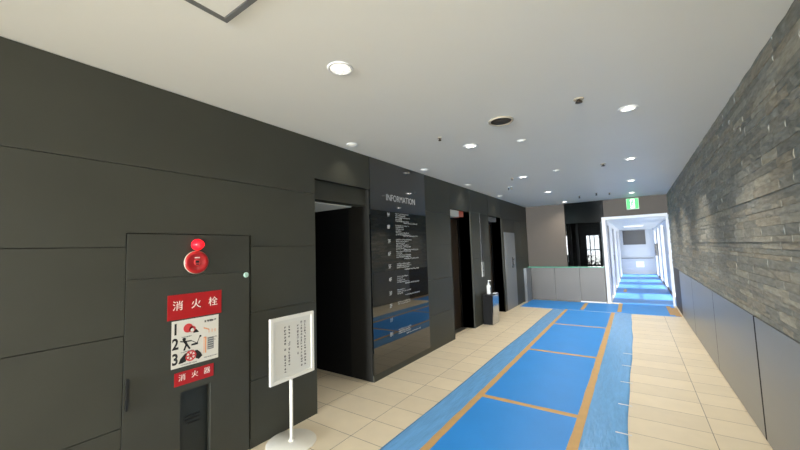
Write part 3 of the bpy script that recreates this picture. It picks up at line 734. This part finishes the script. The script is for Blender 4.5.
mb = MB(); mb.lathe([(.06, -.0006), (.06, -.006), (.055, -.008)], (-1.88, 6.5, CZ), 'Z', 24); mb.build('plate', MT['ceil'], t)
for dx in (-.03, .03):
    mb = MB(); mb.lathe([(.010, -.008), (.010, -.05), (.012, -.055)], (-1.88 + dx, 6.5, CZ), 'Z', 12); mb.build('pin', MT['alu'], t)
# access hatch
t = thing('ceiling_access_hatch', (-1.26, .54, CZ), 'square access hatch with aluminium frame in the near ceiling', 'ceiling hatch')
hx0, hx1, hy0, hy1 = -1.565, -.965, .24, .84; hw = .026
mb = MB(); mb.box(hx0, hx0 + hw, hy0, hy1, CZ - .006, CZ - .0006); mb.box(hx1 - hw, hx1, hy0, hy1, CZ - .006, CZ - .0006); mb.box(hx0 + hw, hx1 - hw, hy0, hy0 + hw, CZ - .006, CZ - .0006); mb.box(hx0 + hw, hx1 - hw, hy1 - hw, hy1, CZ - .006, CZ - .0006)
mb.build('frame', MT['greyink'], t)
mb = MB(); mb.box(hx0 + hw + .003, hx1 - hw - .003, hy0 + hw + .003, hy1 - hw - .003, CZ - .004, CZ - .0006); mb.build('hatch_panel', MT['ceil'], t)
# exit sign
t = thing('exit_sign', (.035, 10.2, 2.3), 'green lit emergency exit sign above the corridor opening', 'exit sign')
ex0, ex1, ez0, ez1, ey = -.085, .155, 2.345, 2.60, 10.16
mb = MB(); mb.box(ex0 - .008, ex1 + .008, ey, YB - .002, ez0 - .008, ez1 + .008, bev=.004); mb.build('housing', MT['white'], t)
mb = MB(); mb.box(ex0, ex1, ey - .006, ey, ez0, ez1); fc = mb.build('face', MT['green'], t); fc['label'] = 'glowing green face with white running figure'
mb = MB(); E0, E1 = ey - .008, ey - .006
cx = .035; 
def sq(a, b, c, d, m): mb.box(cx + a, cx + b, E0, E1, 2.472 + c, 2.472 + d, m)
sq(-.046, .046, -.115, .115, MT['exitwhite'])
GR = MT['green']
def st(p, q, w):
    p = Vector(p); q = Vector(q); d_ = q - p; n = Vector((-d_.y, d_.x)).normalized() * w / 2
    mb.polyY([(cx + v.x, 2.472 + v.y) for v in (p + n, p - n, q - n, q + n)], E0 - .001, E0, GR)
mb.lathe([(.001, 0), (.017, 0), (.017, .001)], (cx + .012, E0 - .001, 2.472 + .08), 'Y', 14, GR)
for p, q, w in (((.0, .06), (-.015, -.01), .032), ((-.015, -.01), (.03, -.045), .02), ((.03, -.045), (.015, -.10), .016), ((-.015, -.01), (-.035, -.06), .02), ((-.035, -.06), (-.075, -.085), .016), ((.0, .055), (.045, .02), .013), ((.045, .02), (.07, .035), .012), ((.0, .055), (-.045, .045), .013), ((-.045, .045), (-.06, .01), .012)): st(p, q, w)
mb.build('pictogram', None, fc)

# ------------------------------------------------------------------ unseen entrance side, its glazing shaped to light the lobby
mb = MB()
mb.box(-2.9, -2.45, YR - .12, YR, 0, CZ); mb.box(.6, 1.05, YR - .12, YR, 0, CZ); mb.box(-2.45, .6, YR - .12, YR, 2.5, CZ)
struct('wall_rear', mb, MT['taupe'])
def glazing(n, axis, a0, a1, c, parts):
    mb = MB(); st_ = [a0 + (a1 - a0) * k / parts for k in range(parts + 1)]
    def bx(p, q, z0, z1, d0, d1):
        mb.box(p, q, c + d0, c + d1, z0, z1) if axis == 'x' else mb.box(c + d0, c + d1, p, q, z0, z1)
    for k, v in enumerate(st_): bx(v - (.04 if k else 0) , v + (.04 if k < parts else 0), 0, 2.5, -.03, .03)
    bx(a0, a1, 2.45, 2.5, -.03, .03); bx(a0, a1, 0, .06, -.03, .03)
    w = struct('window_%d' % n, mb, MT['alu'])
    mb = MB()
    mb.box(a0 + .03, a1 - .03, c - .004, c + .004, .05, 2.46) if axis == 'x' else mb.box(c - .004, c + .004, a0 + .03, a1 - .03, .05, 2.46)
    mb.build('pane', MT['pane'], w)
glazing(9, 'x', -2.45, .6, YR - .06, 4)
glazing(10, 'y', -4.6, YG, .9, 3)  # side glazing added out of view to let more light in
mb = MB(); mb.box(-40, 40, -40, YR - .14, -.2, -.12); mb.box(1.1, 40, YR - .14, 60, -.2, -.12); mb.box(-40, 1.1, 20.7, 60, -.2, -.12); mb.box(-40, -6.4, YR - .14, 20.7, -.2, -.12); mb.box(-6.4, -.7, 14.7, 20.6, -.2, -.12)
struct('ground', mb, MT['paving'])

# ------------------------------------------------------------------ daylight, and a fill lamp at the entrance
w = bpy.data.worlds.new('sky'); S.world = w; w.use_nodes = True
N = w.node_tree.nodes; bg = N['Background']; bg.inputs[0].default_value = (.96, .98, 1.0, 1); bg.inputs[1].default_value = 3.6
def area(name, loc, rot, sx, sy, power, col, portal=False):
    l = bpy.data.lights.new(name, 'AREA'); l.shape = 'RECTANGLE'; l.size = sx; l.size_y = sy; l.energy = power; l.color = col
    o = bpy.data.objects.new(name, l); COL.objects.link(o); o.location = loc; o.rotation_euler = rot
    if portal: l.cycles.is_portal = True
    return o
H = math.pi / 2
area('entrance_fill', (-.92, YR + .02, 1.3), (H, 0, 0), 3.0, 2.3, 5900, (.93, .97, 1))  # unseen lamp added inside the rear glazing to brighten the ceiling
for k, (a, b) in enumerate(wins): area('corridor_daylight', (XC1 + .11, (a + b) / 2, 1.07), (0, H, 0), 2.0, b - a - .1, 50, (.9, .95, 1), True)
area('standin_daylight', (-1.13, 14.48, 1.3), (-H, 0, 0), .72, 1.1, 50, (1, 1, 1), True)
sl = bpy.data.lights.new('sun', 'SUN'); sl.energy = 7.5; sl.angle = math.radians(3); sl.color = (1, .97, .92)
so = bpy.data.objects.new('sun', sl); COL.objects.link(so); so.location = (20, 14, 20)
so.rotation_euler = Vector((-1, -.05, -1.15)).to_track_quat('-Z', 'Y').to_euler()
